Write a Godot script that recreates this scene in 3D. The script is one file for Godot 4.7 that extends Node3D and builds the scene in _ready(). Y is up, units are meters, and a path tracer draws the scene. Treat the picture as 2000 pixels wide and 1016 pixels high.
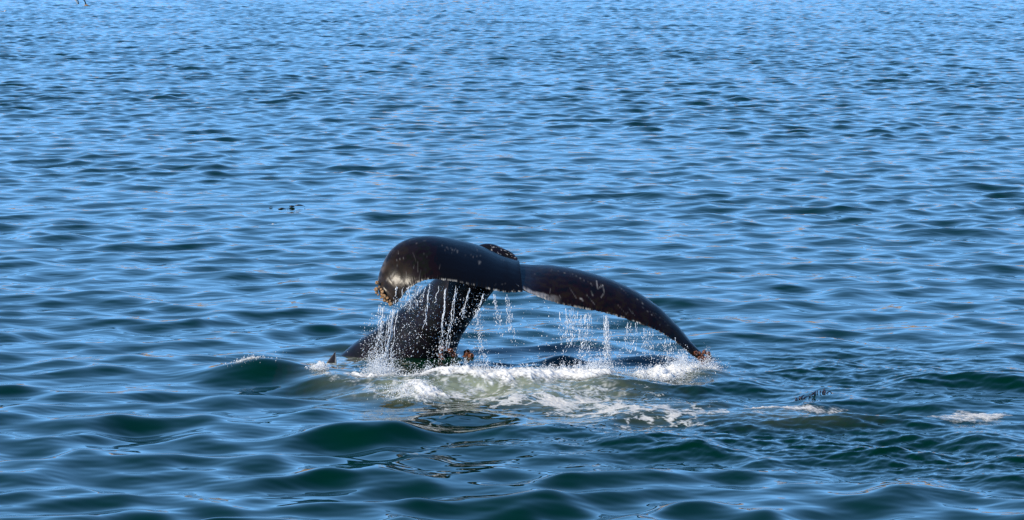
extends Node3D
# A humpback whale's tail draining as it dives, on a calm blue sea. Metres, y up, the mean water level at y = 0.

const EYE := Vector3(0, 4.9, 36.6)
var kx := PackedFloat32Array()
var kz := PackedFloat32Array()
var amp := PackedFloat32Array()
var phase := PackedFloat32Array()
var wavelength := PackedFloat32Array()
var steep := PackedFloat32Array()
var patch_noise: FastNoiseLite
var chop_noise: FastNoiseLite
var lace_noise: FastNoiseLite
var lump_noise: FastNoiseLite
var fine_noise: FastNoiseLite
var skin_noise: FastNoiseLite
var streak_noise: FastNoiseLite
var swells: Array = []
var chops: Array = []
var turbids: Array = []
var rows_done: Array = []
var row_dist := PackedFloat32Array()
var row_step := PackedFloat32Array()
var col_slope := PackedFloat32Array()
var col_step := PackedFloat32Array()


# ---------------------------------------------------------------- naming
func tag(o: Node, label: String, category: String, group := "", kind := "") -> Node:
	if label:
		o.set_meta("label", label)
	if category:
		o.set_meta("category", category)
	if group:
		o.set_meta("group", group)
	if kind:
		o.set_meta("kind", kind)
	return o


func holder(called: String, at: Vector3, label: String, category: String, group := "") -> Node3D:
	var o := Node3D.new()
	o.name = called
	o.position = at
	add_child(o, true)
	tag(o, label, category, group)
	return o


func put(called: String, mesh: Mesh, mat: Material, parent: Node = self) -> MeshInstance3D:
	var o := MeshInstance3D.new()
	o.name = called
	o.mesh = mesh
	o.material_override = mat
	parent.add_child(o, true)
	return o


# ---------------------------------------------------------------- mesh helpers
class Shape:
	var v := PackedVector3Array()
	var c := PackedColorArray()
	var i := PackedInt32Array()

	func mesh() -> ArrayMesh:
		var n := PackedVector3Array()
		n.resize(v.size())
		for t in range(0, i.size(), 3):
			var a := v[i[t]]
			var f := (v[i[t + 2]] - a).cross(v[i[t + 1]] - a)
			n[i[t]] += f
			n[i[t + 1]] += f
			n[i[t + 2]] += f
		for k in n.size():
			n[k] = n[k].normalized() if n[k].length_squared() > 1e-20 else Vector3.UP
		var a := []
		a.resize(Mesh.ARRAY_MAX)
		a[Mesh.ARRAY_VERTEX] = v
		a[Mesh.ARRAY_NORMAL] = n
		if c.size() == v.size():
			a[Mesh.ARRAY_COLOR] = c
		a[Mesh.ARRAY_INDEX] = i
		var m := ArrayMesh.new()
		m.add_surface_from_arrays(Mesh.PRIMITIVE_TRIANGLES, a)
		return m

	# rings of equal size, joined into a tube; the winding is turned so that the outside faces out
	func loft(rings: Array, colors: Array = []) -> void:
		var base := v.size()
		var m: int = rings[0].size()
		for r in rings.size():
			v.append_array(rings[r])
			if colors.size():
				c.append_array(colors[r])
		var t := PackedInt32Array()
		for r in rings.size() - 1:
			for k in m:
				var a := base + r * m + k
				var b := base + r * m + (k + 1) % m
				t.append_array([a, b, b + m, a, b + m, a + m])
		for r in [0, rings.size() - 1]:
			var mid := Vector3.ZERO
			for p in rings[r]:
				mid += p
			v.append(mid / m)
			if colors.size():
				c.append(colors[r][0])
			for k in m:
				var a: int = base + r * m + k
				var b: int = base + r * m + (k + 1) % m
				t.append_array([v.size() - 1, b, a] if r == 0 else [v.size() - 1, a, b])
		var volume := 0.0
		var o := v[base]
		for k in range(0, t.size(), 3):
			volume += (v[t[k]] - o).dot((v[t[k + 2]] - o).cross(v[t[k + 1]] - o))
		if volume < 0.0:
			for k in range(0, t.size(), 3):
				var s := t[k + 1]
				t[k + 1] = t[k + 2]
				t[k + 2] = s
		i.append_array(t)

	# a low ellipsoid drop
	func blob(at: Vector3, r: Vector3, color := Color.WHITE, seg := 6, lat := 3, turn := Basis()) -> void:
		var base := v.size()
		v.append(at + turn * Vector3(0, r.y, 0))
		for k in range(1, lat):
			var th := PI * k / lat
			for s in seg:
				var ph := TAU * (s + 0.5 * k) / seg
				v.append(at + turn * Vector3(r.x * sin(th) * cos(ph), r.y * cos(th), r.z * sin(th) * sin(ph)))
		v.append(at - turn * Vector3(0, r.y, 0))
		var last := v.size() - 1
		while c.size() < v.size():
			c.append(color)
		for s in seg:
			var q := (s + 1) % seg
			i.append_array([base, base + 1 + s, base + 1 + q])
			for k in lat - 2:
				var a := base + 1 + k * seg + s
				var b := base + 1 + k * seg + q
				i.append_array([a, a + seg, b + seg, a, b + seg, b])
			i.append_array([last, last - seg + q, last - seg + s])

	func tube(path: Array, radius: Array, seg := 6, color := Color.WHITE) -> void:
		var rings := []
		var cols := []
		for k in path.size():
			var a: Vector3 = path[maxi(k - 1, 0)]
			var b: Vector3 = path[mini(k + 1, path.size() - 1)]
			var t := (b - a).normalized()
			var side := t.cross(Vector3(0.13, 0.31, 0.94)).normalized()
			var up := side.cross(t)
			var ring := PackedVector3Array()
			var col := PackedColorArray()
			for s in seg:
				var ph := TAU * s / seg
				ring.append(path[k] + (side * cos(ph) + up * sin(ph)) * radius[k])
				col.append(color)
			rings.append(ring)
			cols.append(col)
		loft(rings, cols)


func spline(p: Array, t: float) -> Vector3:
	var n := p.size() - 1
	var k := clampi(int(floor(t)), 0, n - 1)
	return p[k].cubic_interpolate(p[k + 1], p[maxi(k - 1, 0)], p[mini(k + 2, n)], t - k)


func noise(seed_: int, frequency: float, octaves := 3, type := FastNoiseLite.TYPE_SIMPLEX_SMOOTH) -> FastNoiseLite:
	var n := FastNoiseLite.new()
	n.seed = seed_
	n.noise_type = type
	n.frequency = frequency
	n.fractal_type = FastNoiseLite.FRACTAL_FBM if octaves > 1 else FastNoiseLite.FRACTAL_NONE
	n.fractal_octaves = octaves
	return n


func stuff(color: Color, rough: float, spec := 0.5, vertex := false) -> StandardMaterial3D:
	var m := StandardMaterial3D.new()
	m.albedo_color = color.linear_to_srgb()
	m.roughness = rough
	m.metallic_specular = spec
	m.vertex_color_use_as_albedo = vertex
	return m


# ---------------------------------------------------------------- the sea surface
func make_waves() -> void:
	var rng := RandomNumberGenerator.new()
	rng.seed = 41
	var n := 76
	for k in n:
		var u := (k + rng.randf()) / n
		var l := 0.34 * pow(7.0 / 0.34, u)
		var spread := 1.75 if l < 2.0 else 1.0
		var dir := PI / 2 + 0.25 + rng.randfn(0.0, 1.0) * spread * 0.62
		var q := 2.0 * PI / l
		# slope of each wave: most between one and two metres
		var x := log(l / 1.08)
		var s := 0.0245 * exp(-x * x / (2.0 * (0.68 * 0.68 if x < 0.0 else 0.72 * 0.72)))
		kx.append(cos(dir) * q)
		kz.append(sin(dir) * q)
		amp.append(s / q)
		phase.append(rng.randf() * TAU)
		wavelength.append(l)
		steep.append(0.95)


func area(p: Vector2, e: Array) -> float:
	# a soft ellipse: [x, z, radius x, radius z, turn, weight]
	var dx: float = p.x - e[0]
	var dz: float = p.y - e[1]
	var ca := cos(e[4])
	var sa := sin(e[4])
	var a: float = (dx * ca + dz * sa) / e[2]
	var b: float = (-dx * sa + dz * ca) / e[3]
	var d := a * a + b * b
	return 0.0 if d > 9.0 else e[5] * exp(-d)


func sea(x: float, z: float, cut := 0.0) -> Vector3:
	var m := 1.0 + 0.45 * patch_noise.get_noise_2d(x, z)
	var far := smoothstep(30.0, 160.0, EYE.z - z)
	m *= 0.95 + 0.45 * far + 0.75 * smoothstep(110.0, 330.0, EYE.z - z)
	var near := 1.0 + 0.95 * smoothstep(-2.0, 6.0, z)
	var ox := 0.0
	var oy := 0.0
	var oz := 0.0
	for k in kx.size():
		var l := wavelength[k]
		if l < cut:
			continue
		var ph := kx[k] * x + kz[k] * z + phase[k]
		var a := amp[k] * m * (near if l > 0.5 and l < 2.2 else 1.0)
		var sn := sin(ph) * a * steep[k]
		oy += cos(ph) * a
		var q := l * 0.15915
		ox -= sn * kx[k] * q
		oz -= sn * kz[k] * q
	if z > -16.0 and x > -12.0 and x < 12.0:
		var p := Vector2(x, z)
		for e in swells:
			oy += area(p, e)
		var c := 0.0
		for e in chops:
			c += area(p, e)
		if c > 0.01:
			var h := 0.0
			h += chop_noise.get_noise_2d(x * 0.8, z * 1.25)
			oy += minf(c, 1.4) * 0.042 * h
	return Vector3(x + ox, oy, z + oz)


func turbid(x: float, z: float) -> float:
	var p := Vector2(x, z)
	var t := 0.0
	for e in turbids:
		t += area(p, e)
	return t


func water_row(r: int) -> void:
	var d := row_dist[r]
	var z := EYE.z - d
	var line := PackedVector3Array()
	line.resize(col_slope.size())
	for k in col_slope.size():
		var cut := 1.7 * maxf(row_step[r], col_step[k] * d)
		line[k] = sea(d * col_slope[k], z, cut)
	rows_done[r] = line


func build_sea() -> void:
	var d := 2.0
	while d < 25.0:
		row_dist.append(d)
		row_step.append(maxf(0.035, (25.0 - d) * 0.16))
		d += row_step[-1]
	while d < 450.0:
		row_dist.append(d)
		row_step.append(0.031 * pow(d / 28.0, 1.25))
		d += row_step[-1]
	while d < 5200.0:
		row_dist.append(d)
		row_step.append(row_step[-1] * 1.12)
		d += row_step[-1]
	var half := PackedFloat32Array()
	var t := 0.000375
	var step := 0.00075
	while t < 1.8:
		half.append(t)
		if t > 0.178:
			step *= 1.13
		t += step
	for k in half.size():
		col_slope.append(-half[half.size() - 1 - k])
	col_slope.append_array(half)
	for k in col_slope.size():
		col_step.append(absf(col_slope[mini(k + 1, col_slope.size() - 1)] - col_slope[maxi(k - 1, 0)]) * 0.5)
	var nr := row_dist.size()
	var nc := col_slope.size()
	rows_done.resize(nr)
	var job := WorkerThreadPool.add_group_task(water_row, nr, -1, true)
	WorkerThreadPool.wait_for_group_task_completion(job)
	var v := PackedVector3Array()
	for r in nr:
		v.append_array(rows_done[r])
	rows_done.clear()
	var n := PackedVector3Array()
	n.resize(v.size())
	var c := PackedColorArray()
	c.resize(v.size())
	c.fill(Color(0.0032, 0.0205, 0.0105))
	var uv := PackedVector2Array()
	uv.resize(v.size())
	for r in nr:
		var up := maxi(r - 1, 0) * nc
		var down := mini(r + 1, nr - 1) * nc
		var near: bool = row_dist[r] < 46.0
		for k in nc:
			var at := r * nc + k
			n[at] = (v[up + k] - v[down + k]).cross(v[r * nc + maxi(k - 1, 0)] - v[r * nc + mini(k + 1, nc - 1)]).normalized()
			if n[at].y < 0.0:
				n[at] = -n[at]
			var p := v[at]
			uv[at] = Vector2(p.x, p.z) / 9.7
			if near and absf(p.x) < 8.0:
				var s := turbid(p.x, p.z)
				if s > 0.01:
					var f := 0.75 + 0.5 * lace_noise.get_noise_2d(p.x, p.z * 0.8)
					var g := clampf(s * f, 0.0, 1.0)
					c[at] = c[at].lerp(Color(0.26, 0.3, 0.205), g)
					var l := absf(lace_noise.get_noise_2d(p.x * 1.3 + 51.0, p.z * 1.1)) + 0.35 * absf(lump_noise.get_noise_2d(p.x, p.z))
					c[at] = c[at].lerp(Color(0.72, 0.73, 0.68), smoothstep(0.2, 0.05, l) * smoothstep(0.2, 0.7, s) * 0.85)
	var idx := PackedInt32Array()
	idx.resize((nr - 1) * (nc - 1) * 6)
	var w := 0
	for r in nr - 1:
		for k in nc - 1:
			var a := r * nc + k
			# rows run away from the eye
			idx[w] = a
			idx[w + 1] = a + nc
			idx[w + 2] = a + nc + 1
			idx[w + 3] = a
			idx[w + 4] = a + nc + 1
			idx[w + 5] = a + 1
			w += 6
	var arr := []
	arr.resize(Mesh.ARRAY_MAX)
	arr[Mesh.ARRAY_VERTEX] = v
	arr[Mesh.ARRAY_NORMAL] = n
	arr[Mesh.ARRAY_COLOR] = c
	arr[Mesh.ARRAY_TEX_UV] = uv
	arr[Mesh.ARRAY_INDEX] = idx
	var m := ArrayMesh.new()
	m.add_surface_from_arrays(Mesh.PRIMITIVE_TRIANGLES, arr)
	var mat := stuff(Color.WHITE, 0.04, 0.36, true)
	mat.normal_enabled = true
	mat.normal_texture = ripple_map()
	mat.normal_scale = 0.5
	tag(put("sea_water", m, mat), "open blue sea with smooth rolling ripples", "sea", "", "structure")


func ripple_map() -> ImageTexture:
	# fine ripples, 9.7 m a side, as a normal map that repeats without a seam
	var side := 512
	var tile := 9.7
	var rng := RandomNumberGenerator.new()
	rng.seed = 9
	var sx := PackedFloat32Array()
	var sz := PackedFloat32Array()
	sx.resize(side * side)
	sz.resize(side * side)
	for k in 26:
		var l := 0.14 * pow(0.42 / 0.14, rng.randf())
		var dir := PI / 2 + rng.randfn(0.2, 0.75)
		var a := roundi(cos(dir) * tile / l)
		var b := roundi(sin(dir) * tile / l)
		var len_ := Vector2(a, b).length()
		var ph := rng.randf() * TAU
		var s := 0.0105
		var row := PackedFloat32Array()
		for y in side:
			var base := TAU * b * y / side + ph
			for x in side:
				var g := s * sin(TAU * a * x / side + base) / len_
				sx[y * side + x] += g * a
				sz[y * side + x] += g * b
	var im := Image.create(side, side, false, Image.FORMAT_RGBAF)
	for y in side:
		for x in side:
			var q := Vector3(-sx[y * side + x], sz[y * side + x], 1.0).normalized()
			im.set_pixel(x, y, Color(q.x * 0.5 + 0.5, q.y * 0.5 + 0.5, q.z * 0.5 + 0.5))
	return ImageTexture.create_from_image(im)


func build_shore() -> void:
	# low sunlit bluffs beyond the bay; only their reflection shows
	var n := noise(61, 0.004, 4)
	var s := Shape.new()
	var cols := 260
	var rows := 9
	for k in cols:
		var ang := lerpf(-1.25, 1.25, k / (cols - 1.0))
		for r in rows:
			var t := r / (rows - 1.0)
			var d := 2300.0 + 140.0 * t + 120.0 * n.get_noise_2d(ang * 900.0, 400.0)
			var p := Vector3(sin(ang) * d, 0, EYE.z - cos(ang) * d)
			p.y = -3.0 + (95.0 + 55.0 * n.get_noise_2d(p.x, p.z)) * sin(minf(t * 1.3, 1.0) * PI / 2) + 4.0 * n.get_noise_2d(p.x * 6.0, p.z * 6.0 + t * 300.0)
			s.v.append(p)
			s.c.append(Color(0.50, 0.33, 0.17).lerp(Color(0.2, 0.19, 0.1), smoothstep(0.5, 1.0, t + 0.5 * n.get_noise_2d(p.x * 3.0, p.z * 3.0))))
	for k in cols - 1:
		for r in rows - 1:
			var a := k * rows + r
			s.i.append_array([a, a + 1, a + rows + 1, a, a + rows + 1, a + rows])
	tag(put("hills", s.mesh(), stuff(Color.WHITE, 0.95, 0.2, true)), "low tan bluffs across the bay", "hills", "", "structure")


# ---------------------------------------------------------------- foam lying on the water
func foam(called: String, patches: Array, thick: float, cover: float, label: String, mat: Material, density := 1.0, step := 0.014) -> void:
	# patches: soft ellipses; foam stands where their sum and the froth's own pattern are high enough
	var lo := Vector2(INF, INF)
	var hi := Vector2(-INF, -INF)
	for e in patches:
		var r := maxf(e[2], e[3]) * 1.7
		lo = lo.min(Vector2(e[0] - r, e[1] - r))
		hi = hi.max(Vector2(e[0] + r, e[1] + r))
	var nx := int((hi.x - lo.x) / step) + 1
	var nz := int((hi.y - lo.y) / step) + 1
	var s := Shape.new()
	var id := PackedInt32Array()
	id.resize(nx * nz)
	id.fill(-1)
	for j in nz:
		for k in nx:
			var p := lo + Vector2(k, j) * step
			var a := 0.0
			for e in patches:
				a += area(p, e)
			if a < 0.1:
				continue
			var l := 1.0 - absf(lace_noise.get_noise_2d(p.x + 31.0, p.y * 0.8)) * 2.1
			var lump := lump_noise.get_noise_2d(p.x, p.y)
			var drift := lace_noise.get_noise_2d(p.x * 0.9 - 17.0, p.y * 0.9)
			var fine := fine_noise.get_noise_2d(p.x, p.y)
			var f := minf(a, 1.25) + l * 0.5 + lump * 0.4 + drift * 0.6 - cover
			if f < -0.12:
				continue
			var w := sea(p.x, p.y)
			var body := smoothstep(0.0, 0.9, f)
			w.y += 0.004 + thick * body * (0.5 + 0.8 * lump + 0.7 * maxf(drift, 0.0)) + 0.014 * body * fine
			id[j * nx + k] = s.v.size()
			s.v.append(w)
			if thick < 0.008:
				# threads of spent foam
				f = a * 0.9 + l * 0.9 + drift * 0.5 + fine * 0.25 - 1.12
			var see := clampf(smoothstep(0.0, 0.22, f + 0.2 * fine) * density, 0.0, 1.0) if thick < 0.008 else clampf(smoothstep(-0.12, 0.75, f + 0.55 * fine) * density, 0.0, 1.0)
			s.c.append(Color(0.66, 0.73, 0.73, see).lerp(Color(0.86, 0.86, 0.83, see), smoothstep(0.0, 0.5, f)))
	for j in nz - 1:
		for k in nx - 1:
			var a := id[j * nx + k]
			var b := id[j * nx + k + 1]
			var c := id[(j + 1) * nx + k + 1]
			var d := id[(j + 1) * nx + k]
			if a >= 0 and b >= 0 and c >= 0:
				s.i.append_array([a, b, c])
			if a >= 0 and c >= 0 and d >= 0:
				s.i.append_array([a, c, d])
	if s.i.size():
		tag(put(called, s.mesh(), mat), label, "foam", "", "stuff")


var drop_mesh: ArrayMesh

func spray(called: String, where: PackedVector3Array, size: PackedFloat32Array, long: float, label: String, category: String, mat: Material, rng: RandomNumberGenerator) -> void:
	var mm := MultiMesh.new()
	mm.transform_format = MultiMesh.TRANSFORM_3D
	mm.mesh = drop_mesh
	mm.instance_count = where.size()
	for k in where.size():
		var r := size[k]
		var b := Basis.from_euler(Vector3(rng.randfn(0, 0.25), rng.randf() * TAU, rng.randfn(0, 0.25))) * Basis.from_scale(Vector3(r, r * rng.randf_range(1.0, long), r))
		mm.set_instance_transform(k, Transform3D(b, where[k]))
	var o := MultiMeshInstance3D.new()
	o.name = called
	o.multimesh = mm
	o.material_override = mat
	add_child(o, true)
	tag(o, label, category, "", "stuff")


# a stream of falling water: strands that break up into drops further down
func stream(label: String, top: Vector3, foot: Vector3, width: float, strands: int, solid: float, mat: Material, rng: RandomNumberGenerator, splash := 0.0) -> void:
	var root := holder("water_stream", Vector3.ZERO, label, "water stream", "water streams draining off the flukes")
	var s := Shape.new()
	var fall := foot - top
	for n in strands:
		var off := Vector3(rng.randfn(0, 0.5) * width, 0, rng.randfn(0, 0.5) * width * 0.7)
		var lean := Vector3(rng.randfn(0, 0.25) * width, 0, rng.randfn(0, 0.15) * width)
		var wob := rng.randf() * 10.0
		var start := rng.randf_range(0.0, 0.1)
		var finish := rng.randf_range(0.7, 1.0)
		var run := start + (finish - start) * solid * rng.randf_range(0.6, 1.2)
		var path := []
		var rad := []
		var t := start
		var base_r := rng.randf_range(0.0028, 0.0065)
		while t < minf(run, finish):
			var q := top + fall * t + off + lean * t * t
			q += Vector3(sin(t * 17.0 + wob), 0, cos(t * 13.0 + wob)) * 0.008 * (0.3 + t * 2.0) + Vector3(rng.randfn(0, 0.003), 0, rng.randfn(0, 0.003))
			path.append(q)
			rad.append(base_r * rng.randf_range(0.3, 1.4) * (0.3 if rng.randf() < 0.12 else 1.0) * (1.0 - 0.3 * t))
			t += 0.013 / maxf(fall.length(), 0.2) * rng.randf_range(0.8, 1.6)
		if path.size() > 2:
			var one := Shape.new()
			one.tube(path, rad, 5)
			put("strand", one.mesh(), mat, root)
		while t < finish:
			var q := top + fall * t + off + lean * t * t + Vector3(rng.randfn(0, 0.026), 0, rng.randfn(0, 0.03)) * (0.2 + t)
			var r := 0.0016 + 0.0042 * pow(rng.randf(), 2.5)
			s.blob(q, Vector3(r, r * rng.randf_range(1.2, 5.5), r), Color.WHITE, 6, 4, Basis.from_euler(Vector3(rng.randfn(0, 0.3), 0, rng.randfn(0, 0.4))))
			t += rng.randf_range(0.003, 0.018) / maxf(fall.length(), 0.3)
	if splash > 0.0:
		for n in int(splash * 260):
			# little jets thrown up and out where the stream lands
			var out := Vector3(rng.randfn(0, 1), 0, rng.randfn(0, 0.8)) * splash * 0.32
			var high := splash * rng.randf_range(0.15, 0.75)
			var from := foot + Vector3(rng.randfn(0, 0.05), -0.03, rng.randfn(0, 0.05))
			var path := []
			var rad := []
			var r := rng.randf_range(0.003, 0.008)
			for k in 6:
				var t := k / 5.0
				path.append(from + out * t + Vector3(0, high * (1.0 - (1.0 - t) * (1.0 - t)) * 0.9 - 0.4 * high * t, 0))
				rad.append(r * (1.1 - 0.7 * t) * rng.randf_range(0.6, 1.3))
			s.tube(path, rad, 5)
		for n in int(splash * 6000):
			var q := rng.randf()
			var out := Vector3(rng.randfn(0, 1), 0, rng.randfn(0, 0.8)) * splash * (0.25 + 0.75 * (1.0 - q)) * 0.36
			var r := rng.randf_range(0.0018, 0.0055)
			s.blob(foot + out + Vector3(0, q * q * splash * 0.8 - 0.03, 0), Vector3(r, r * rng.randf_range(0.8, 2.0), r), Color.WHITE, 6, 3)
	if s.v.size():
		put("drops", s.mesh(), mat, root).set_meta("kind", "stuff")


# ---------------------------------------------------------------- the whale
func near_line(p: Vector2, a: Vector2, b: Vector2) -> float:
	var t := clampf((p - a).dot(b - a) / maxf((b - a).length_squared(), 1e-9), 0.0, 1.0)
	return p.distance_to(a + (b - a) * t)


func lobe(s: Shape, lead: Array, trail: Array, bulge: Array, thick: Array, left: bool, scars: Array) -> void:
	var stations := 360
	var m := 46
	var rings := []
	var cols := []
	var n := lead.size() - 1
	var dice := RandomNumberGenerator.new()
	dice.seed = 71 if left else 72
	for k in 34:
		var at := Vector2(dice.randf_range(0.08, 0.9), dice.randf_range(0.12, 0.9))
		var go := Vector2.from_angle(dice.randfn(0.9, 0.5)) * dice.randf_range(0.02, 0.13)
		scars.append([at.x, at.y, at.x + go.x * 0.45, at.y + go.y * 1.4, dice.randf_range(0.0018, 0.003), dice.randf_range(0.12, 0.42)])
	for k in stations + 1:
		var f := float(k) / stations
		var t := f * n
		var a := spline(lead, t)
		var b := spline(trail, t)
		var lo := int(clampf(floor(t), 0, n - 1))
		var bu: float = lerpf(bulge[lo], bulge[lo + 1], smoothstep(0, 1, t - lo))
		var th: float = lerpf(thick[lo], thick[lo + 1], smoothstep(0, 1, t - lo))
		var chord := b - a
		# knobbly trailing edge
		var knob := skin_noise.get_noise_2d(f * 90.0, 3.0 if left else 77.0) * 0.022 + skin_noise.get_noise_2d(f * 330.0, 13.0) * 0.004 + streak_noise.get_noise_2d(f * 40.0, 5.0) * 0.02
		knob *= smoothstep(0.0, 0.05, f) * smoothstep(1.0, 0.9, f)
		var e := 0.02
		var span := (spline(lead, minf(t + e, n)) + spline(trail, minf(t + e, n)) - spline(lead, maxf(t - e, 0)) - spline(trail, maxf(t - e, 0))).normalized()
		var nrm := span.cross(chord).normalized() if left else chord.cross(span).normalized()
		var ring := PackedVector3Array()
		var col := PackedColorArray()
		for q in 2 * m:
			var top := q < m
			var u := float(q) / m if top else 1.0 - float(q - m) / m
			u = 0.5 - 0.5 * cos(PI * u)
			var half := th * (2.6 * sqrt(u) * (1.0 - u) * 0.5 + 0.10 * u * (1.0 - pow(u, 14.0)))
			var p := a + chord * u + nrm * (bu * 4.0 * u * (1.0 - u) * (1.15 - 0.3 * u) + (half if top else -half))
			p += chord.normalized() * knob * smoothstep(0.86, 1.0, u)
			if top:
				p += nrm * 0.002 * streak_noise.get_noise_2d(f * 14.0, u * 60.0)
			ring.append(p)
			# skin: black with brown mottling, pale along the trailing edge
			var mott := skin_noise.get_noise_3d(p.x * 7.0, p.y * 7.0, p.z * 7.0)
			var drag := skin_noise.get_noise_3d(p.x * 9.0, p.y * 5.0, p.z * 3.0)
			var base := Color(0.0065, 0.006, 0.006)
			if left:
				var tip := smoothstep(0.30, 0.86, f)
				base = base.lerp(Color(0.042, 0.028, 0.019), tip * clampf(0.6 + mott * 0.7, 0.0, 1.0))
				var edge := smoothstep(0.34, 0.02, u) * smoothstep(0.45, 0.75, f) * clampf(0.25 + drag * 1.9, 0.0, 1.0)
				base = base.lerp(Color(0.22, 0.18, 0.155), edge * 0.8)
			else:
				base = base.lerp(Color(0.016, 0.009, 0.006), clampf(0.5 + mott, 0.0, 1.0))
				var pale := smoothstep(0.9, 0.97, u + 0.05 * mott) * smoothstep(0.03, 0.08, f) * smoothstep(0.27, 0.14, f)
				base = base.lerp(Color(0.32, 0.31, 0.31), pale * clampf(0.7 + 0.8 * mott, 0.0, 1.0))
			var rim := smoothstep(0.972, 0.99, u) * clampf(0.3 + 1.5 * skin_noise.get_noise_2d(f * 47.0, 60.0) + 1.0 * skin_noise.get_noise_2d(f * 190.0, 20.0), 0.0, 1.0)
			base = base.lerp(Color(0.62, 0.6, 0.54), rim * clampf(0.45 + 1.6 * skin_noise.get_noise_2d(f * 11.0, 90.0), 0.0, 1.0) * smoothstep(1.0, 0.93, f) * smoothstep(0.0, 0.04, f))
			if top:
				if streak_noise.get_noise_2d(f * 130.0 + 9.0, u * 150.0) > 0.74:
					base = base.lerp(Color(0.35, 0.34, 0.32), 0.35)
				for sc in scars:
					var dd := near_line(Vector2(f, u * 0.45), Vector2(sc[0], sc[1] * 0.45), Vector2(sc[2], sc[3] * 0.45))
					if dd < sc[4]:
						base = base.lerp(Color(0.34, 0.33, 0.32), sc[5] * (1.0 - dd / sc[4]) * clampf(0.7 + mott, 0.2, 1.0))
			col.append(base)
		rings.append(ring)
		cols.append(col)
	s.loft(rings, cols)


func trunk(s: Shape, sides: Array) -> void:
	# sides: [left point, right point, depth radius]; the tail stock, kept narrow from side to side
	var n := sides.size() - 1
	var l := []
	var r := []
	for e in sides:
		l.append(e[0])
		r.append(e[1])
	var rings := []
	var cols := []
	for k in 161:
		var t := k / 160.0 * n
		var a := spline(l, t)
		var b := spline(r, t)
		var lo := int(clampf(floor(t), 0, n - 1))
		var depth: float = lerpf(sides[lo][2], sides[lo + 1][2], smoothstep(0, 1, t - lo))
		var mid := (a + b) * 0.5
		var w := (b - a) * 0.5
		var along := ((spline(l, minf(t + 0.1, n)) + spline(r, minf(t + 0.1, n))) - (spline(l, maxf(t - 0.1, 0)) + spline(r, maxf(t - 0.1, 0)))).normalized()
		var face := w.cross(along).normalized()
		if face.z < 0.0:
			face = -face
		var ring := PackedVector3Array()
		var col := PackedColorArray()
		for q in 96:
			var ph := TAU * q / 96
			var cx := cos(ph)
			var sy := sin(ph)
			# keeled: pointed a little at both edges
			var d := pow(absf(sy), 1.15) * signf(sy)
			var p := mid + w * cx + face * d * depth
			var cre := streak_noise.get_noise_2d(p.x * 9.0 - p.y * 3.0, p.y * 26.0 + p.x * 14.0)
			p += face * cre * 0.012 * absf(sy)
			ring.append(p)
			var mott := skin_noise.get_noise_3d(p.x * 6.0, p.y * 6.0, p.z * 6.0)
			var base := Color(0.011, 0.0105, 0.0115).lerp(Color(0.017, 0.013, 0.013), clampf(mott + 0.3, 0.0, 1.0))
			var belly := smoothstep(0.55, 0.95, cx) * clampf(0.35 + cre * 1.6, 0.0, 1.0) * smoothstep(0.0, 0.25, sy + 0.35)
			base = base.lerp(Color(0.2, 0.2, 0.19), belly * 0.6)
			if t > n - 3.4 and skin_noise.get_noise_3d(p.x * 26.0, p.y * 26.0, p.z * 26.0) > 0.4:
				base = base.lerp(Color(0.5, 0.48, 0.45), 0.7)
			col.append(base)
		rings.append(ring)
		cols.append(col)
	s.loft(rings, cols)


func barnacle_mesh(rng: RandomNumberGenerator, warm: float) -> ArrayMesh:
	# a low cone of plates with a hollow top
	var s := Shape.new()
	var shape := [[1.0, 0.0], [0.92, 0.35], [0.72, 0.75], [0.5, 1.0], [0.36, 0.92], [0.22, 0.45], [0.04, 0.35]]
	var rings := []
	var cols := []
	for k in shape.size():
		var ring := PackedVector3Array()
		var col := PackedColorArray()
		for q in 12:
			var ph := TAU * q / 12
			var r: float = shape[k][0] * (1.0 + (0.12 if q % 2 else -0.06) + rng.randf_range(-0.08, 0.08))
			ring.append(Vector3(cos(ph) * r, shape[k][1] * rng.randf_range(0.9, 1.1), sin(ph) * r))
			var c := Color(0.34, 0.13, 0.02).lerp(Color(0.7, 0.55, 0.34), rng.randf_range(0.0, 0.6)) if warm > 0.5 else Color(0.10, 0.03, 0.016).lerp(Color(0.24, 0.10, 0.06), rng.randf())
			if k > 4:
				c = Color(0.03, 0.014, 0.008)
			col.append(c)
		rings.append(ring)
		cols.append(col)
	s.loft(rings, cols)
	return s.mesh()


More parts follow.
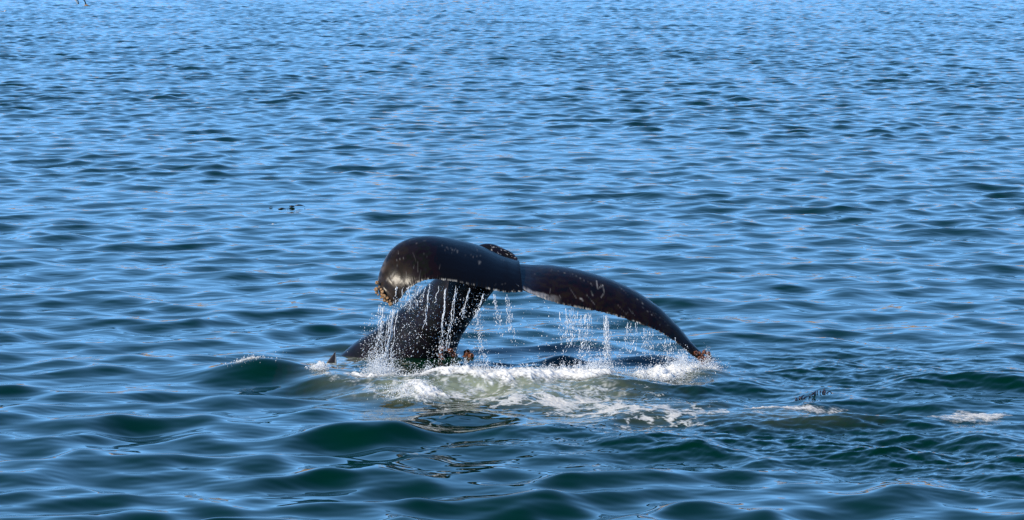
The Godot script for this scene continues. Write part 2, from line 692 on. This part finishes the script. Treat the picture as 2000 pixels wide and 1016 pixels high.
func build_whale() -> void:
	var root := holder("humpback_whale", Vector3.ZERO, "black humpback whale tail with drooping flukes rising from churned water", "whale")
	var skin := stuff(Color.WHITE, 0.31, 0.32, true)
	skin.normal_enabled = true
	var nt := NoiseTexture2D.new()
	nt.width = 512
	nt.height = 512
	nt.seamless = true
	nt.as_normal_map = true
	nt.bump_strength = 1.6
	nt.noise = noise(77, 0.02, 5)
	skin.normal_texture = nt
	skin.normal_scale = 0.5
	skin.uv1_triplanar = true
	skin.uv1_scale = Vector3(3.3, 3.3, 3.3)
	var s := Shape.new()
	trunk(s, [
		[Vector3(-3.095, -0.940, -1.700), Vector3(-0.613, -1.135, -1.700), 0.8],
		[Vector3(-2.540, -0.411, -1.550), Vector3(-0.642, -0.560, -1.550), 0.68],
		[Vector3(-2.094, 0.002, -1.400), Vector3(-0.702, -0.159, -1.400), 0.56],
		[Vector3(-1.664, 0.323, -1.250), Vector3(-0.674, 0.118, -1.250), 0.48],
		[Vector3(-1.328, 0.634, -1.100), Vector3(-0.544, 0.392, -1.100), 0.42],
		[Vector3(-1.019, 0.923, -0.950), Vector3(-0.378, 0.644, -0.950), 0.36],
		[Vector3(-0.702, 1.208, -0.820), Vector3(-0.213, 0.867, -0.820), 0.31],
		[Vector3(-0.525, 1.346, -0.760), Vector3(-0.113, 0.989, -0.740), 0.26],
		[Vector3(-0.388, 1.429, -0.740), Vector3(-0.050, 1.056, -0.700), 0.21],
		[Vector3(-0.250, 1.437, -0.720), Vector3(-0.012, 1.123, -0.660), 0.17],
		[Vector3(-0.125, 1.378, -0.680), Vector3(0.019, 1.177, -0.620), 0.12],
		[Vector3(-0.031, 1.296, -0.620), Vector3(0.037, 1.213, -0.580), 0.07],
		[Vector3(0.025, 1.240, -0.560), Vector3(0.050, 1.223, -0.540), 0.03],
	])
	# left lobe: root to tip
	lobe(s,
		[Vector3(0.081, 1.248, -0.600), Vector3(-0.094, 1.263, -0.700), Vector3(-0.425, 1.398, -0.740), Vector3(-0.748, 1.493, -0.660), Vector3(-1.024, 1.545, -0.500), Vector3(-1.266, 1.526, -0.300), Vector3(-1.450, 1.421, -0.100), Vector3(-1.554, 1.247, 0.080), Vector3(-1.598, 1.075, 0.200), Vector3(-1.570, 0.927, 0.300), Vector3(-1.477, 0.848, 0.360)],
		[Vector3(0.128, 0.967, 0.330), Vector3(-0.079, 0.968, 0.400), Vector3(-0.351, 1.029, 0.450), Vector3(-0.623, 1.095, 0.500), Vector3(-0.895, 1.131, 0.500), Vector3(-1.101, 1.095, 0.500), Vector3(-1.229, 1.007, 0.480), Vector3(-1.303, 0.926, 0.460), Vector3(-1.353, 0.862, 0.430), Vector3(-1.396, 0.823, 0.410), Vector3(-1.433, 0.814, 0.390)],
		[0.045, 0.05, 0.05, 0.05, 0.055, 0.06, 0.065, 0.055, 0.035, 0.02, 0.0],
		[0.05, 0.13, 0.15, 0.135, 0.12, 0.10, 0.085, 0.07, 0.055, 0.04, 0.012], true,
		[[0.62, 0.62, 0.74, 0.45, 0.006, 0.6], [0.66, 0.72, 0.70, 0.58, 0.004, 0.7], [0.55, 0.5, 0.6, 0.42, 0.003, 0.5], [0.3, 0.5, 0.36, 0.4, 0.003, 0.4], [0.4, 0.25, 0.47, 0.3, 0.003, 0.4]])
	# right lobe
	lobe(s,
		[Vector3(-0.093, 1.203, -0.550), Vector3(0.187, 1.169, -0.700), Vector3(0.501, 1.145, -0.750), Vector3(0.812, 1.094, -0.700), Vector3(1.122, 1.016, -0.600), Vector3(1.430, 0.896, -0.500), Vector3(1.735, 0.706, -0.350), Vector3(1.976, 0.481, -0.200), Vector3(2.169, 0.269, -0.100), Vector3(2.293, 0.164, 0.000), Vector3(2.370, 0.084, 0.050)],
		[Vector3(0.049, 1.043, 0.240), Vector3(0.213, 0.951, 0.300), Vector3(0.450, 0.856, 0.320), Vector3(0.705, 0.792, 0.350), Vector3(1.003, 0.737, 0.350), Vector3(1.308, 0.656, 0.340), Vector3(1.596, 0.553, 0.300), Vector3(1.831, 0.435, 0.240), Vector3(2.031, 0.286, 0.180), Vector3(2.181, 0.156, 0.130), Vector3(2.313, 0.057, 0.080)],
		[-0.06, -0.02, 0.045, 0.07, 0.07, 0.065, 0.055, 0.04, 0.025, 0.015, 0.0],
		[0.14, 0.16, 0.15, 0.135, 0.12, 0.105, 0.09, 0.07, 0.055, 0.045, 0.02], false,
		[[0.375, 0.42, 0.385, 0.62, 0.0035, 0.9], [0.385, 0.62, 0.40, 0.5, 0.003, 0.8], [0.40, 0.5, 0.412, 0.66, 0.0035, 0.9], [0.365, 0.70, 0.375, 0.78, 0.004, 0.7], [0.412, 0.66, 0.405, 0.76, 0.003, 0.6], [0.33, 0.86, 0.34, 0.88, 0.006, 0.9],
		[0.53, 0.5, 0.57, 0.56, 0.003, 0.6], [0.55, 0.62, 0.60, 0.7, 0.003, 0.5], [0.28, 0.4, 0.33, 0.5, 0.003, 0.4], [0.35, 0.78, 0.39, 0.92, 0.0025, 0.4], [0.47, 0.4, 0.5, 0.52, 0.0025, 0.4]])
	put("body", s.mesh(), skin, root)
	# barnacles on the tips and on the tail stock
	var rng := RandomNumberGenerator.new()
	rng.seed = 5
	var shell := stuff(Color.WHITE, 0.45, 0.5, true)
	var warm := [barnacle_mesh(rng, 1.0), barnacle_mesh(rng, 1.0), barnacle_mesh(rng, 1.0)]
	var dark := [barnacle_mesh(rng, 0.0), barnacle_mesh(rng, 0.0), barnacle_mesh(rng, 0.0)]
	var tip := [Vector3(-1.600, 1.068, 0.300), Vector3(-1.605, 0.990, 0.320), Vector3(-1.586, 0.933, 0.360), Vector3(-1.548, 0.998, 0.390), Vector3(-1.536, 0.937, 0.390), Vector3(-1.549, 0.899, 0.380), Vector3(-1.510, 0.916, 0.420), Vector3(-1.505, 0.872, 0.410), Vector3(-1.473, 0.899, 0.440), Vector3(-1.474, 0.856, 0.430), Vector3(-1.443, 0.870, 0.450), Vector3(-1.573, 1.025, 0.360), Vector3(-1.432, 0.831, 0.430), Vector3(-1.529, 0.968, 0.400), Vector3(-1.606, 0.952, 0.310)]
	for k in tip.size():
		var o := put("barnacle", warm[k % 3], shell, root)
		var r := rng.randf_range(0.013, 0.03)
		o.transform = Transform3D(Basis.from_euler(Vector3(rng.randf_range(0.5, 1.3), 0, rng.randf_range(0.2, 0.9))) * Basis.from_scale(Vector3(r, r * 1.1, r)), tip[k])
	var red := [Vector3(2.306, 0.199, 0.080), Vector3(2.343, 0.187, 0.080), Vector3(2.362, 0.150, 0.080), Vector3(2.273, 0.180, 0.120), Vector3(2.248, 0.145, 0.140), Vector3(2.285, 0.132, 0.130), Vector3(2.329, 0.124, 0.120), Vector3(2.242, 0.200, 0.130), Vector3(2.374, 0.119, 0.080), Vector3(2.305, 0.087, 0.120), Vector3(2.268, 0.093, 0.120), Vector3(2.206, 0.204, 0.120)]
	for k in red.size():
		var o := put("barnacle", dark[k % 3], shell, root)
		var r := rng.randf_range(0.02, 0.036)
		o.transform = Transform3D(Basis.from_euler(Vector3(rng.randf_range(0.3, 1.3), 0, rng.randf_range(-0.9, 0.5))) * Basis.from_scale(Vector3(r, r * 1.3, r)), red[k])
	for k in 26:
		var right := k > 9
		var o := put("barnacle", dark[k % 3], shell, root)
		var r := rng.randf_range(0.025, 0.05)
		var c := Vector3(-0.600, -0.026, -0.980) if right else Vector3(-0.830, 0.081, -0.840)
		c += Vector3(rng.randfn(0, 0.05), rng.randfn(0, 0.055), rng.randfn(0, 0.03))
		if right:
			c.x -= c.y * 0.1
		o.transform = Transform3D(Basis.from_euler(Vector3(rng.randf_range(0.8, 1.6), 0, rng.randf_range(-0.8, 0.5))) * Basis.from_scale(Vector3(r, r * 1.4, r)), c)


# ---------------------------------------------------------------- small things
func kelp_blade(s: Shape, a: Vector3, b: Vector3, w: float, rise: float) -> void:
	var path := []
	var rad := []
	for k in 9:
		var t := k / 8.0
		path.append(a.lerp(b, t) + Vector3(0, rise * 4.0 * t * (1.0 - t), 0))
		rad.append(w * (0.3 + 0.9 * sin(PI * minf(t * 1.15, 1.0))))
	s.tube(path, rad, 6)


func on_water(p: Vector2, lift := 0.0) -> Vector3:
	# the surface moves sideways too: look for the point that lands at p
	var q := p
	for k in 4:
		var w := sea(q.x, q.y)
		q += p - Vector2(w.x, w.z)
	var r := sea(q.x, q.y)
	return Vector3(p.x, r.y + lift, p.y)


func build_small_things() -> void:
	var rng := RandomNumberGenerator.new()
	rng.seed = 15
	var kelp_dark := stuff(Color(0.012, 0.011, 0.008), 0.3)
	var kelp_purple := stuff(Color(0.02, 0.014, 0.03), 0.35)
	var bulb := stuff(Color(0.32, 0.17, 0.03), 0.35)
	var cream := stuff(Color(0.6, 0.58, 0.5), 0.7)
	# kelp scrap out in front of the flukes
	var at := on_water(Vector2(-4.365, -24.121), 0.02)
	var k1 := holder("kelp_scrap", at, "black kelp scrap floating alone on blue water left of the flukes", "kelp")
	var s := Shape.new()
	s.blob(Vector3.ZERO, Vector3(0.06, 0.02, 0.035), Color.WHITE, 8, 5)
	put("bladder", s.mesh(), kelp_dark, k1)
	s = Shape.new()
	kelp_blade(s, Vector3(0.05, 0.01, 0), Vector3(0.26, 0.0, 0.02), 0.014, 0.02)
	put("blade", s.mesh(), kelp_dark, k1)
	for e in [[Vector2(-4.539, -23.869), 0.05], [Vector2(-4.791, -24.247), 0.025], [Vector2(-4.418, -23.869), 0.02]]:
		var q := on_water(e[0], 0.0)
		s = Shape.new()
		kelp_blade(s, Vector3(-e[1] * 1.6, 0.0, 0), Vector3(e[1] * 1.6, 0.005, 0.01), e[1] * 0.25, 0.012)
		var o := put("blade", s.mesh(), kelp_dark, k1)
		o.position = q - at
	# pale bulb below it
	at = on_water(Vector2(-4.447, -20.332), 0.015)
	var k2 := holder("kelp_float", at, "small pale round float bobbing below the black kelp scrap", "kelp float")
	s = Shape.new()
	s.blob(Vector3.ZERO, Vector3(0.03, 0.026, 0.03), Color.WHITE, 10, 6)
	put("bulb", s.mesh(), cream, k2)
	s = Shape.new()
	kelp_blade(s, Vector3(0.02, 0, 0), Vector3(0.1, -0.01, 0.0), 0.007, 0.02)
	put("stalk", s.mesh(), kelp_dark, k2)
	# a row of purple fronds right of the tail
	at = on_water(Vector2(3.390, 2.445))
	var k3 := holder("kelp_fronds", at, "row of dark purple kelp fronds poking up right of the tail", "kelp")
	var fr := [[1552, 781, 0.12, 0.01], [1556, 779, 0.06, 0.03], [1563, 777, 0.02, 0.05], [1570, 777, 0.025, 0.045], [1576, 777, 0.03, 0.05], [1582, 777, 0.035, 0.07], [1589, 774, 0.02, 0.09], [1593, 774, 0.015, 0.05], [1600, 772, 0.06, 0.05], [1606, 770, 0.03, 0.05], [1613, 772, 0.02, 0.07], [1618, 770, 0.05, 0.03]]
	var spots := [Vector2(3.145, 2.606), Vector2(3.183, 2.566), Vector2(3.227, 2.526), Vector2(3.267, 2.526), Vector2(3.305, 2.485), Vector2(3.344, 2.445), Vector2(3.388, 2.405), Vector2(3.425, 2.323), Vector2(3.463, 2.283), Vector2(3.513, 2.242), Vector2(3.542, 2.242), Vector2(3.577, 2.242)]
	for k in spots.size():
		var q := on_water(spots[k])
		for n in 2:
			s = Shape.new()
			var b := Vector3(rng.randfn(0, 0.5) * fr[k][2], fr[k][3] * rng.randf_range(0.12, 0.95), rng.randfn(0, 0.02))
			kelp_blade(s, Vector3(rng.randfn(0, 0.035), -0.01, rng.randfn(0, 0.02)), b, rng.randf_range(0.004, 0.008), 0.01)
			put("frond", s.mesh(), kelp_purple, k3).position = q - at
	# far off: a kelp stalk with its bulb, a pale stalk beside it, a gull
	at = on_water(Vector2(-44.525, -285.554))
	var k4 := holder("bull_kelp", at, "dark bent kelp stalk with yellow bulb, far off at top left", "kelp")
	s = Shape.new()
	var path := []
	var rad := []
	for k in 9:
		var t := k / 8.0
		path.append(Vector3(-0.36 + 0.36 * t + 0.08 * sin(t * PI), 0.85 * (1.0 - t) * (1.0 + 0.1 * t), 0.0))
		rad.append(0.055 + 0.02 * t)
	s.tube(path, rad, 8)
	put("stalk", s.mesh(), kelp_dark, k4)
	s = Shape.new()
	s.blob(Vector3(0.05, 0.08, 0.1), Vector3(0.24, 0.13, 0.16), Color.WHITE, 12, 7)
	put("bulb", s.mesh(), bulb, k4)
	s = Shape.new()
	kelp_blade(s, Vector3(0.1, 0.05, 0.1), Vector3(0.75, 0.02, 0.2), 0.04, 0.03)
	put("blade", s.mesh(), kelp_dark, k4)
	at = on_water(Vector2(-47.556, -300.219))
	var k5 := holder("kelp_stalk", at, "leaning pale kelp stalk with dark rim beside the bulb, top left", "kelp")
	s = Shape.new()
	s.tube([Vector3(-0.3, 0.75, 0), Vector3(-0.15, 0.5, 0), Vector3(-0.02, 0.28, 0), Vector3(0.1, 0.0, 0)], [0.08, 0.085, 0.06, 0.05], 8)
	put("stalk", s.mesh(), cream, k5)
	s = Shape.new()
	s.tube([Vector3(-0.2, 0.82, -0.02), Vector3(0.0, 0.6, -0.02), Vector3(0.14, 0.32, -0.02), Vector3(0.2, -0.05, 0)], [0.05, 0.06, 0.05, 0.05], 8)
	put("blade", s.mesh(), kelp_dark, k5)
	gull(Vector2(-47.610, -251.098), "white gull sitting on the far water at the left picture edge", 0.25)
	# a dark fin tip in the water left of the tail stock
	at = on_water(Vector2(-2.197, -0.540), -0.06)
	s = Shape.new()
	var rings := []
	var cols := []
	for k in 11:
		var t := k / 10.0
		var ring := PackedVector3Array()
		var col := PackedColorArray()
		for q in 20:
			var ph := TAU * q / 20
			var w := 0.085 * (1.0 - t) + 0.004
			ring.append(Vector3(0.03 + (cos(ph) * w - w * 0.6) * 1.0 + 0.015 * t, t * 0.19, sin(ph) * 0.02 * (1.0 - t * 0.8)))
			col.append(Color(0.6, 0.58, 0.55) if cos(ph) > 0.72 else Color(0.02, 0.013, 0.014))
		rings.append(ring)
		cols.append(col)
	s.loft(rings, cols)
	var fin := put("fin_tip", s.mesh(), stuff(Color.WHITE, 0.3, 0.5, true))
	fin.position = at
	tag(fin, "small dark fin tip with white edge left of the tail stock", "fin")


func gull(p: Vector2, label: String, turn: float) -> void:
	var root := holder("gull", on_water(p, -0.02), label, "bird")
	root.rotation.y = turn
	var white := stuff(Color(0.75, 0.74, 0.72), 0.8)
	var grey := stuff(Color(0.25, 0.27, 0.3), 0.8)
	var s := Shape.new()
	var prof := [[-0.30, 0.02, 0.12], [-0.24, 0.05, 0.11], [-0.12, 0.10, 0.10], [0.02, 0.125, 0.10], [0.14, 0.11, 0.115], [0.21, 0.075, 0.15], [0.25, 0.06, 0.2], [0.27, 0.05, 0.25]]
	var path := []
	var rad := []
	for e in prof:
		path.append(Vector3(e[0], e[2], 0))
		rad.append(e[1])
	s.tube(path, rad, 12)
	put("body", s.mesh(), white, root)
	s = Shape.new()
	s.blob(Vector3(0.29, 0.29, 0), Vector3(0.065, 0.055, 0.05), Color.WHITE, 12, 8)
	put("head", s.mesh(), white, root)
	s = Shape.new()
	s.tube([Vector3(0.34, 0.285, 0), Vector3(0.38, 0.28, 0), Vector3(0.41, 0.268, 0)], [0.018, 0.014, 0.004], 8)
	put("bill", s.mesh(), stuff(Color(0.6, 0.35, 0.05), 0.5), root)
	for side in [-1, 1]:
		s = Shape.new()
		s.blob(Vector3(-0.06, 0.145, side * 0.085), Vector3(0.24, 0.075, 0.04), Color.WHITE, 12, 7, Basis(Vector3.FORWARD, -0.12))
		put("wing", s.mesh(), grey, root)


func eaves(x: float) -> float:
	# the height of the flukes' trailing edge, from which the drops fall
	var edge := [Vector3(-1.823, 0.547, 0.400), Vector3(-1.548, 0.816, 0.400), Vector3(-1.303, 0.919, 0.450), Vector3(-1.059, 1.101, 0.500), Vector3(0.134, 0.957, 0.350), Vector3(0.705, 0.792, 0.350), Vector3(1.309, 0.666, 0.320), Vector3(1.839, 0.461, 0.200), Vector3(2.195, 0.177, 0.100), Vector3(2.453, 0.016, 0.100)]
	if x < edge[0].x or x > edge[-1].x:
		return 0.6
	for k in edge.size() - 1:
		if x <= edge[k + 1].x:
			return lerpf(edge[k].y, edge[k + 1].y, (x - edge[k].x) / (edge[k + 1].x - edge[k].x))
	return 0.6


func build_splash() -> void:
	var rng := RandomNumberGenerator.new()
	rng.seed = 23
	var froth := stuff(Color.WHITE, 0.5, 0.5, true)
	froth.transparency = BaseMaterial3D.TRANSPARENCY_ALPHA
	froth.normal_enabled = true
	froth.uv1_triplanar = true
	froth.uv1_world_triplanar = true
	froth.uv1_scale = Vector3(2.5, 2.5, 2.5)
	var nt := NoiseTexture2D.new()
	nt.width = 512
	nt.height = 512
	nt.seamless = true
	nt.as_normal_map = true
	nt.bump_strength = 6.0
	nt.noise = noise(8, 0.03, 5)
	froth.normal_texture = nt
	froth.normal_scale = 0.5
	var drops := stuff(Color(0.82, 0.86, 0.9), 0.15, 0.5)
	foam("foam", [[-1.780, 1.318, 0.35, 0.3, 0.0, 0.7], [-1.246, 1.318, 0.45, 0.42, 0.0, 0.9], [-0.714, 1.232, 0.42, 0.5, 0.0, 0.95], [-0.237, 1.404, 0.4, 0.55, 0.0, 0.95], [0.237, 1.318, 0.4, 0.55, 0.0, 0.9], [0.659, 0.970, 0.4, 0.6, 0.0, 1.0], [0.991, 0.882, 0.3, 0.6, 0.0, 0.9]], 0.045, 0.8, "long white foam ridge running along the foot of the tail", froth)
	foam("foam", [[-1.156, 2.242, 0.32, 0.5, 0.0, 1.0], [-0.863, 2.405, 0.2, 0.35, 0.0, 0.75]], 0.04, 0.85, "round boil of white foam in front of the long foam ridge", froth)
	foam("foam", [[-2.275, 0.794, 0.13, 0.2, 0.0, 1.6]], 0.06, 0.9, "small solid white foam lump left of the tail stock", froth)
	foam("foam", [[-3.157, 0.480, 0.2, 0.2, -0.3, 0.95], [-2.939, 0.162, 0.2, 0.2, 0.0, 0.85], [-2.697, -0.303, 0.3, 0.22, 0.0, 0.7], [-2.165, -0.209, 0.3, 0.2, 0.0, 0.6]], 0.015, 0.78, "frothy foam on the left end of the swell", froth, 0.75)
	foam("foam", [[2.102, 0.345, 0.26, 0.55, 0.0, 1.15], [1.745, 0.794, 0.35, 0.5, 0.0, 0.9], [2.369, -0.023, 0.12, 0.4, 0.0, 1.0]], 0.06, 0.72, "white foam churned up under the right fluke tip", froth)
	foam("foam", [[2.982, 3.158, 0.3, 0.25, 0.0, 0.95], [3.417, 3.312, 0.4, 0.16, 0.0, 0.8], [2.745, 3.312, 0.22, 0.25, 0.0, 0.8]], 0.012, 0.78, "thin white foam streak below the purple kelp fronds", froth, 0.8)
	foam("foam", [[4.896, 3.916, 0.28, 0.34, 0.0, 1.0], [4.629, 4.246, 0.22, 0.25, 0.0, 0.8], [5.133, 3.804, 0.18, 0.35, 0.0, 0.7]], 0.015, 0.72, "isolated white foam patch at the right side of the picture", froth, 0.75)
	foam("foam", [[0.342, 2.765, 0.6, 0.9, 0.0, 0.66], [0.968, 2.765, 0.6, 0.9, 0.0, 0.7], [1.430, 3.916, 0.6, 0.7, 0.0, 0.66], [2.126, 3.350, 0.7, 0.6, 0.0, 0.5], [1.313, 1.102, 0.5, 0.4, 0.0, 0.5], [-0.576, 2.364, 0.6, 0.6, 0.0, 0.55]], 0.006, 0.8, "lacy streaks of thin foam on the green churned water", froth, 0.75)
	# froth thrown up from the foam
	var at := PackedVector3Array()
	var size := PackedFloat32Array()
	for e in [[-1.527, 0.970, 0.17, 0.25, 5000, 0.2], [-1.015, 1.102, 0.35, 0.25, 2400, 0.07], [-0.569, 0.970, 0.35, 0.25, 3400, 0.09], [0.000, 1.102, 0.5, 0.25, 2600, 0.05], [0.724, 0.705, 0.4, 0.3, 5000, 0.09], [0.993, 0.794, 0.2, 0.3, 2500, 0.13], [2.084, 0.345, 0.24, 0.4, 9000, 0.12], [2.370, 0.070, 0.1, 0.3, 2600, 0.11], [1.737, 0.970, 0.3, 0.4, 3000, 0.07], [-1.153, 2.323, 0.3, 0.35, 2600, 0.035], [-3.100, 0.435, 0.2, 0.2, 900, 0.035], [-2.275, 0.794, 0.09, 0.12, 1500, 0.05]]:
		for k in e[4]:
			var p := Vector2(e[0] + rng.randfn(0, 0.6) * e[2], e[1] + rng.randfn(0, 0.6) * e[3])
			at.append(on_water(p, absf(rng.randfn(0, 0.7)) * e[5] * (0.55 + 0.9 * absf(lump_noise.get_noise_2d(p.x * 0.8, 3.0)) * 2.0) - 0.01))
			size.append(0.0014 + 0.0042 * pow(rng.randf(), 2.5))
	spray("splash_spray", at, size, 1.6, "white froth and spray thrown up round the tail's foot", "spray", drops, rng)
	# loose drops in the air
	at = PackedVector3Array()
	size = PackedFloat32Array()
	for e in [[Vector3(-1.044, 0.499, 0.000), 0.75, 0.55, 1500, 0.25], [Vector3(-1.465, 0.406, 0.250), 0.35, 0.5, 600, 0.2], [Vector3(-0.611, 0.461, 0.200), 0.35, 0.5, 420, 0.25], [Vector3(-0.061, 0.535, 0.300), 0.4, 0.4, 150, 0.2], [Vector3(0.792, 0.473, 0.300), 0.5, 0.38, 420, 0.15], [Vector3(1.404, 0.356, 0.250), 0.5, 0.32, 520, 0.15], [Vector3(1.957, 0.184, 0.200), 0.3, 0.25, 300, 0.15], [Vector3(-2.890, 0.096, 0.000), 0.3, 0.18, 40, 0.2], [Vector3(-1.217, 0.902, 0.300), 0.3, 0.16, 350, 0.1]]:
		for k in e[3]:
			var p: Vector3 = e[0] + Vector3(rng.randf_range(-1, 1) * e[1], rng.randf_range(-1, 1) * e[2], rng.randfn(0, 1) * e[4])
			if p.y < 0.02 or p.y > eaves(p.x) - 0.02:
				continue
			at.append(p)
			var r := rng.randf()
			size.append(0.0018 + 0.0052 * r * r * r)
	spray("water_drops", at, size, 1.5, "loose white drops falling through the air round the flukes", "water drops", drops, rng)
	# streams
	var z := 0.42
	stream("broad white stream pouring from the barnacled left fluke tip into a splash", Vector3(-1.421, 0.791, 0.400), Vector3(-1.559, -0.081, 0.380), 0.075, 11, 0.9, drops, rng, 0.42)
	stream("short veil of thin strands under the curl of the left fluke", Vector3(-1.180, 1.070, 0.500), Vector3(-1.260, 0.754, 0.500), 0.2, 16, 0.8, drops, rng)
	stream("ragged stream falling at the far left below the orange barnacles", Vector3(-1.548, 0.840, 0.400), Vector3(-1.594, 0.177, 0.380), 0.06, 5, 0.25, drops, rng)
	stream("thin straight stream before the tail stock below the fluke's curl", Vector3(-0.962, 1.095, 0.500), Vector3(-1.048, 0.467, 0.500), 0.012, 2, 0.9, drops, rng)
	stream("long wavering stream down the middle of the tail stock", Vector3(-0.786, 1.089, 0.500), Vector3(-0.868, 0.037, 0.480), 0.022, 3, 0.75, drops, rng)
	stream("slanting stream right of the middle of the tail stock", Vector3(-0.647, 1.070, 0.500), Vector3(-0.789, 0.159, 0.480), 0.022, 3, 0.8, drops, rng)
	stream("short slanting stream high on the tail stock's right side", Vector3(-0.496, 1.032, 0.480), Vector3(-0.637, 0.554, 0.460), 0.02, 3, 0.7, drops, rng)
	stream("faint stream along the right edge of the tail stock", Vector3(-0.333, 0.992, 0.450), Vector3(-0.473, 0.553, 0.450), 0.025, 3, 0.5, drops, rng)
	stream("broken stream of drops falling clear right of the tail stock", Vector3(-0.437, 0.797, 0.450), Vector3(-0.334, -0.033, 0.420), 0.04, 3, 0.05, drops, rng)
	stream("short broken stream hanging left of the fluke notch", Vector3(-0.212, 0.964, 0.420), Vector3(-0.134, 0.427, 0.420), 0.025, 3, 0.15, drops, rng)
	stream("drops trickling down just under the fluke notch", Vector3(-0.049, 0.950, 0.400), Vector3(0.012, 0.332, 0.400), 0.035, 4, 0.15, drops, rng)
	stream("loose left most curtain of drops under the right fluke", Vector3(0.620, 0.797, 0.340), Vector3(0.621, 0.233, 0.340), 0.15, 9, 0.3, drops, rng)
	stream("curtain of drops under the scarred middle of the right fluke", Vector3(0.869, 0.744, 0.360), Vector3(0.859, 0.082, 0.360), 0.13, 8, 0.3, drops, rng)
	stream("thick column of drops falling to the foam under the right fluke", Vector3(1.131, 0.688, 0.350), Vector3(1.146, -0.061, 0.350), 0.055, 12, 0.35, drops, rng, 0.12)
	stream("thin stream right of the thick column under the right fluke", Vector3(1.462, 0.608, 0.300), Vector3(1.427, 0.197, 0.300), 0.08, 5, 0.35, drops, rng)
	stream("stream of drops under the narrowing right fluke", Vector3(1.615, 0.557, 0.280), Vector3(1.599, 0.090, 0.280), 0.09, 6, 0.3, drops, rng)
	stream("last trickle before the right fluke tip", Vector3(1.893, 0.414, 0.220), Vector3(1.858, 0.063, 0.220), 0.09, 5, 0.25, drops, rng)


func _ready() -> void:
	var cam := Camera3D.new()
	cam.name = "camera"
	cam.fov = 2.0 * rad_to_deg(atan(508.0 / 6000.0))
	cam.position = EYE
	cam.rotation.x = -atan(588.0 / 6000.0)
	cam.near = 0.5
	cam.far = 9000.0
	cam.current = true
	add_child(cam)
	var sky_mat := ProceduralSkyMaterial.new()
	sky_mat.sky_top_color = Color(0.03, 0.175, 0.37)
	sky_mat.sky_horizon_color = Color(0.475, 0.725, 0.965)
	sky_mat.sky_curve = 0.25
	sky_mat.sky_energy_multiplier = 1.37
	sky_mat.ground_bottom_color = Color(0.02, 0.1, 0.16)
	sky_mat.ground_horizon_color = Color(0.3, 0.5, 0.7)
	sky_mat.sun_angle_max = 20.0
	sky_mat.sun_curve = 0.1
	var sky := Sky.new()
	sky.sky_material = sky_mat
	var env := Environment.new()
	env.background_mode = Environment.BG_SKY
	env.sky = sky
	env.tonemap_mode = Environment.TONE_MAPPER_LINEAR
	env.tonemap_exposure = 1.0
	env.sdfgi_enabled = true
	env.ssao_enabled = true
	env.ssil_enabled = true
	var we := WorldEnvironment.new()
	we.name = "world"
	we.environment = env
	add_child(we)
	var sun := DirectionalLight3D.new()
	sun.name = "sun"
	sun.light_energy = 1.4
	sun.light_color = Color(1.0, 0.96, 0.89)
	sun.light_angular_distance = 0.5
	sun.shadow_enabled = true
	var from := Vector3(-0.75, 0.72, 0.55)
	sun.look_at_from_position(from * 10.0, Vector3.ZERO)
	add_child(sun)

	patch_noise = noise(3, 0.045, 2)
	chop_noise = noise(12, 2.7, 4)
	lace_noise = noise(21, 1.7, 4)
	lump_noise = noise(33, 6.0, 5)
	fine_noise = noise(36, 22.0, 3)
	skin_noise = noise(44, 1.0, 3)
	streak_noise = noise(55, 0.5, 3)
	# swells raised by the tail: [x, z, radius x, radius z, turn, height]
	swells = [
		[-2.749, 0.660, 0.85, 0.4, 0.1, 0.17], [-2.071, 1.404, 0.5, 0.4, 0.15, 0.12],
		[-1.228, 1.828, 0.6, 0.5, 0.0, 0.10], [-0.472, 1.532, 0.7, 0.5, 0.0, 0.12], [0.473, 1.404, 0.7, 0.6, 0.0, 0.13], [1.011, 1.232, 0.3, 0.5, 0.0, 0.05],
		[0.626, -0.684, 0.24, 0.22, 0.0, 0.085], [1.259, -0.877, 0.5, 0.3, 0.0, 0.02],
		[3.052, -2.923, 0.8, 0.35, 0.1, 0.12], [2.084, 0.660, 0.5, 0.5, -0.2, 0.10],
		[-1.588, 5.164, 0.75, 0.5, 0.12, 0.15], [0.794, 5.164, 1.0, 0.5, 0.1, 0.07], [5.371, 1.102, 0.6, 0.5, 0.0, 0.08],
	]
	chops = [[-1.719, 0.070, 0.8, 0.7, 0.0, 0.7], [-0.248, -0.256, 1.2, 0.6, 0.0, 0.6], [4.255, 0.435, 2.0, 2.5, 0.0, 0.75], [2.647, 5.164, 2.2, 1.8, 0.0, 0.8], [4.270, 6.792, 1.2, 1.5, 0.0, 0.7], [0.579, 2.160, 1.5, 0.9, 0.0, 0.9], [-1.172, 1.744, 0.9, 0.6, 0.0, 0.8]]
	turbids = [[-1.158, 2.160, 0.75, 0.6, 0.0, 0.85], [-0.233, 1.953, 0.8, 0.7, 0.0, 0.9], [0.583, 1.953, 0.7, 0.8, 0.0, 0.8], [-2.598, -0.209, 0.6, 0.4, 0.1, 0.75], [-2.141, -0.877, 0.4, 0.7, 0.0, 0.75], [-1.790, 1.102, 0.5, 0.5, 0.0, 0.5], [3.081, 3.916, 0.7, 0.5, 0.0, 0.3], [2.213, 3.729, 0.8, 0.6, 0.0, 0.12], [1.007, 3.350, 0.9, 0.9, 0.0, 0.4], [2.054, 0.660, 0.4, 0.5, 0.0, 0.4]]
	make_waves()
	var s := Shape.new()
	s.blob(Vector3.ZERO, Vector3.ONE, Color.WHITE, 6, 4)
	drop_mesh = s.mesh()
	build_sea()
	build_shore()
	build_whale()
	build_splash()
	build_small_things()
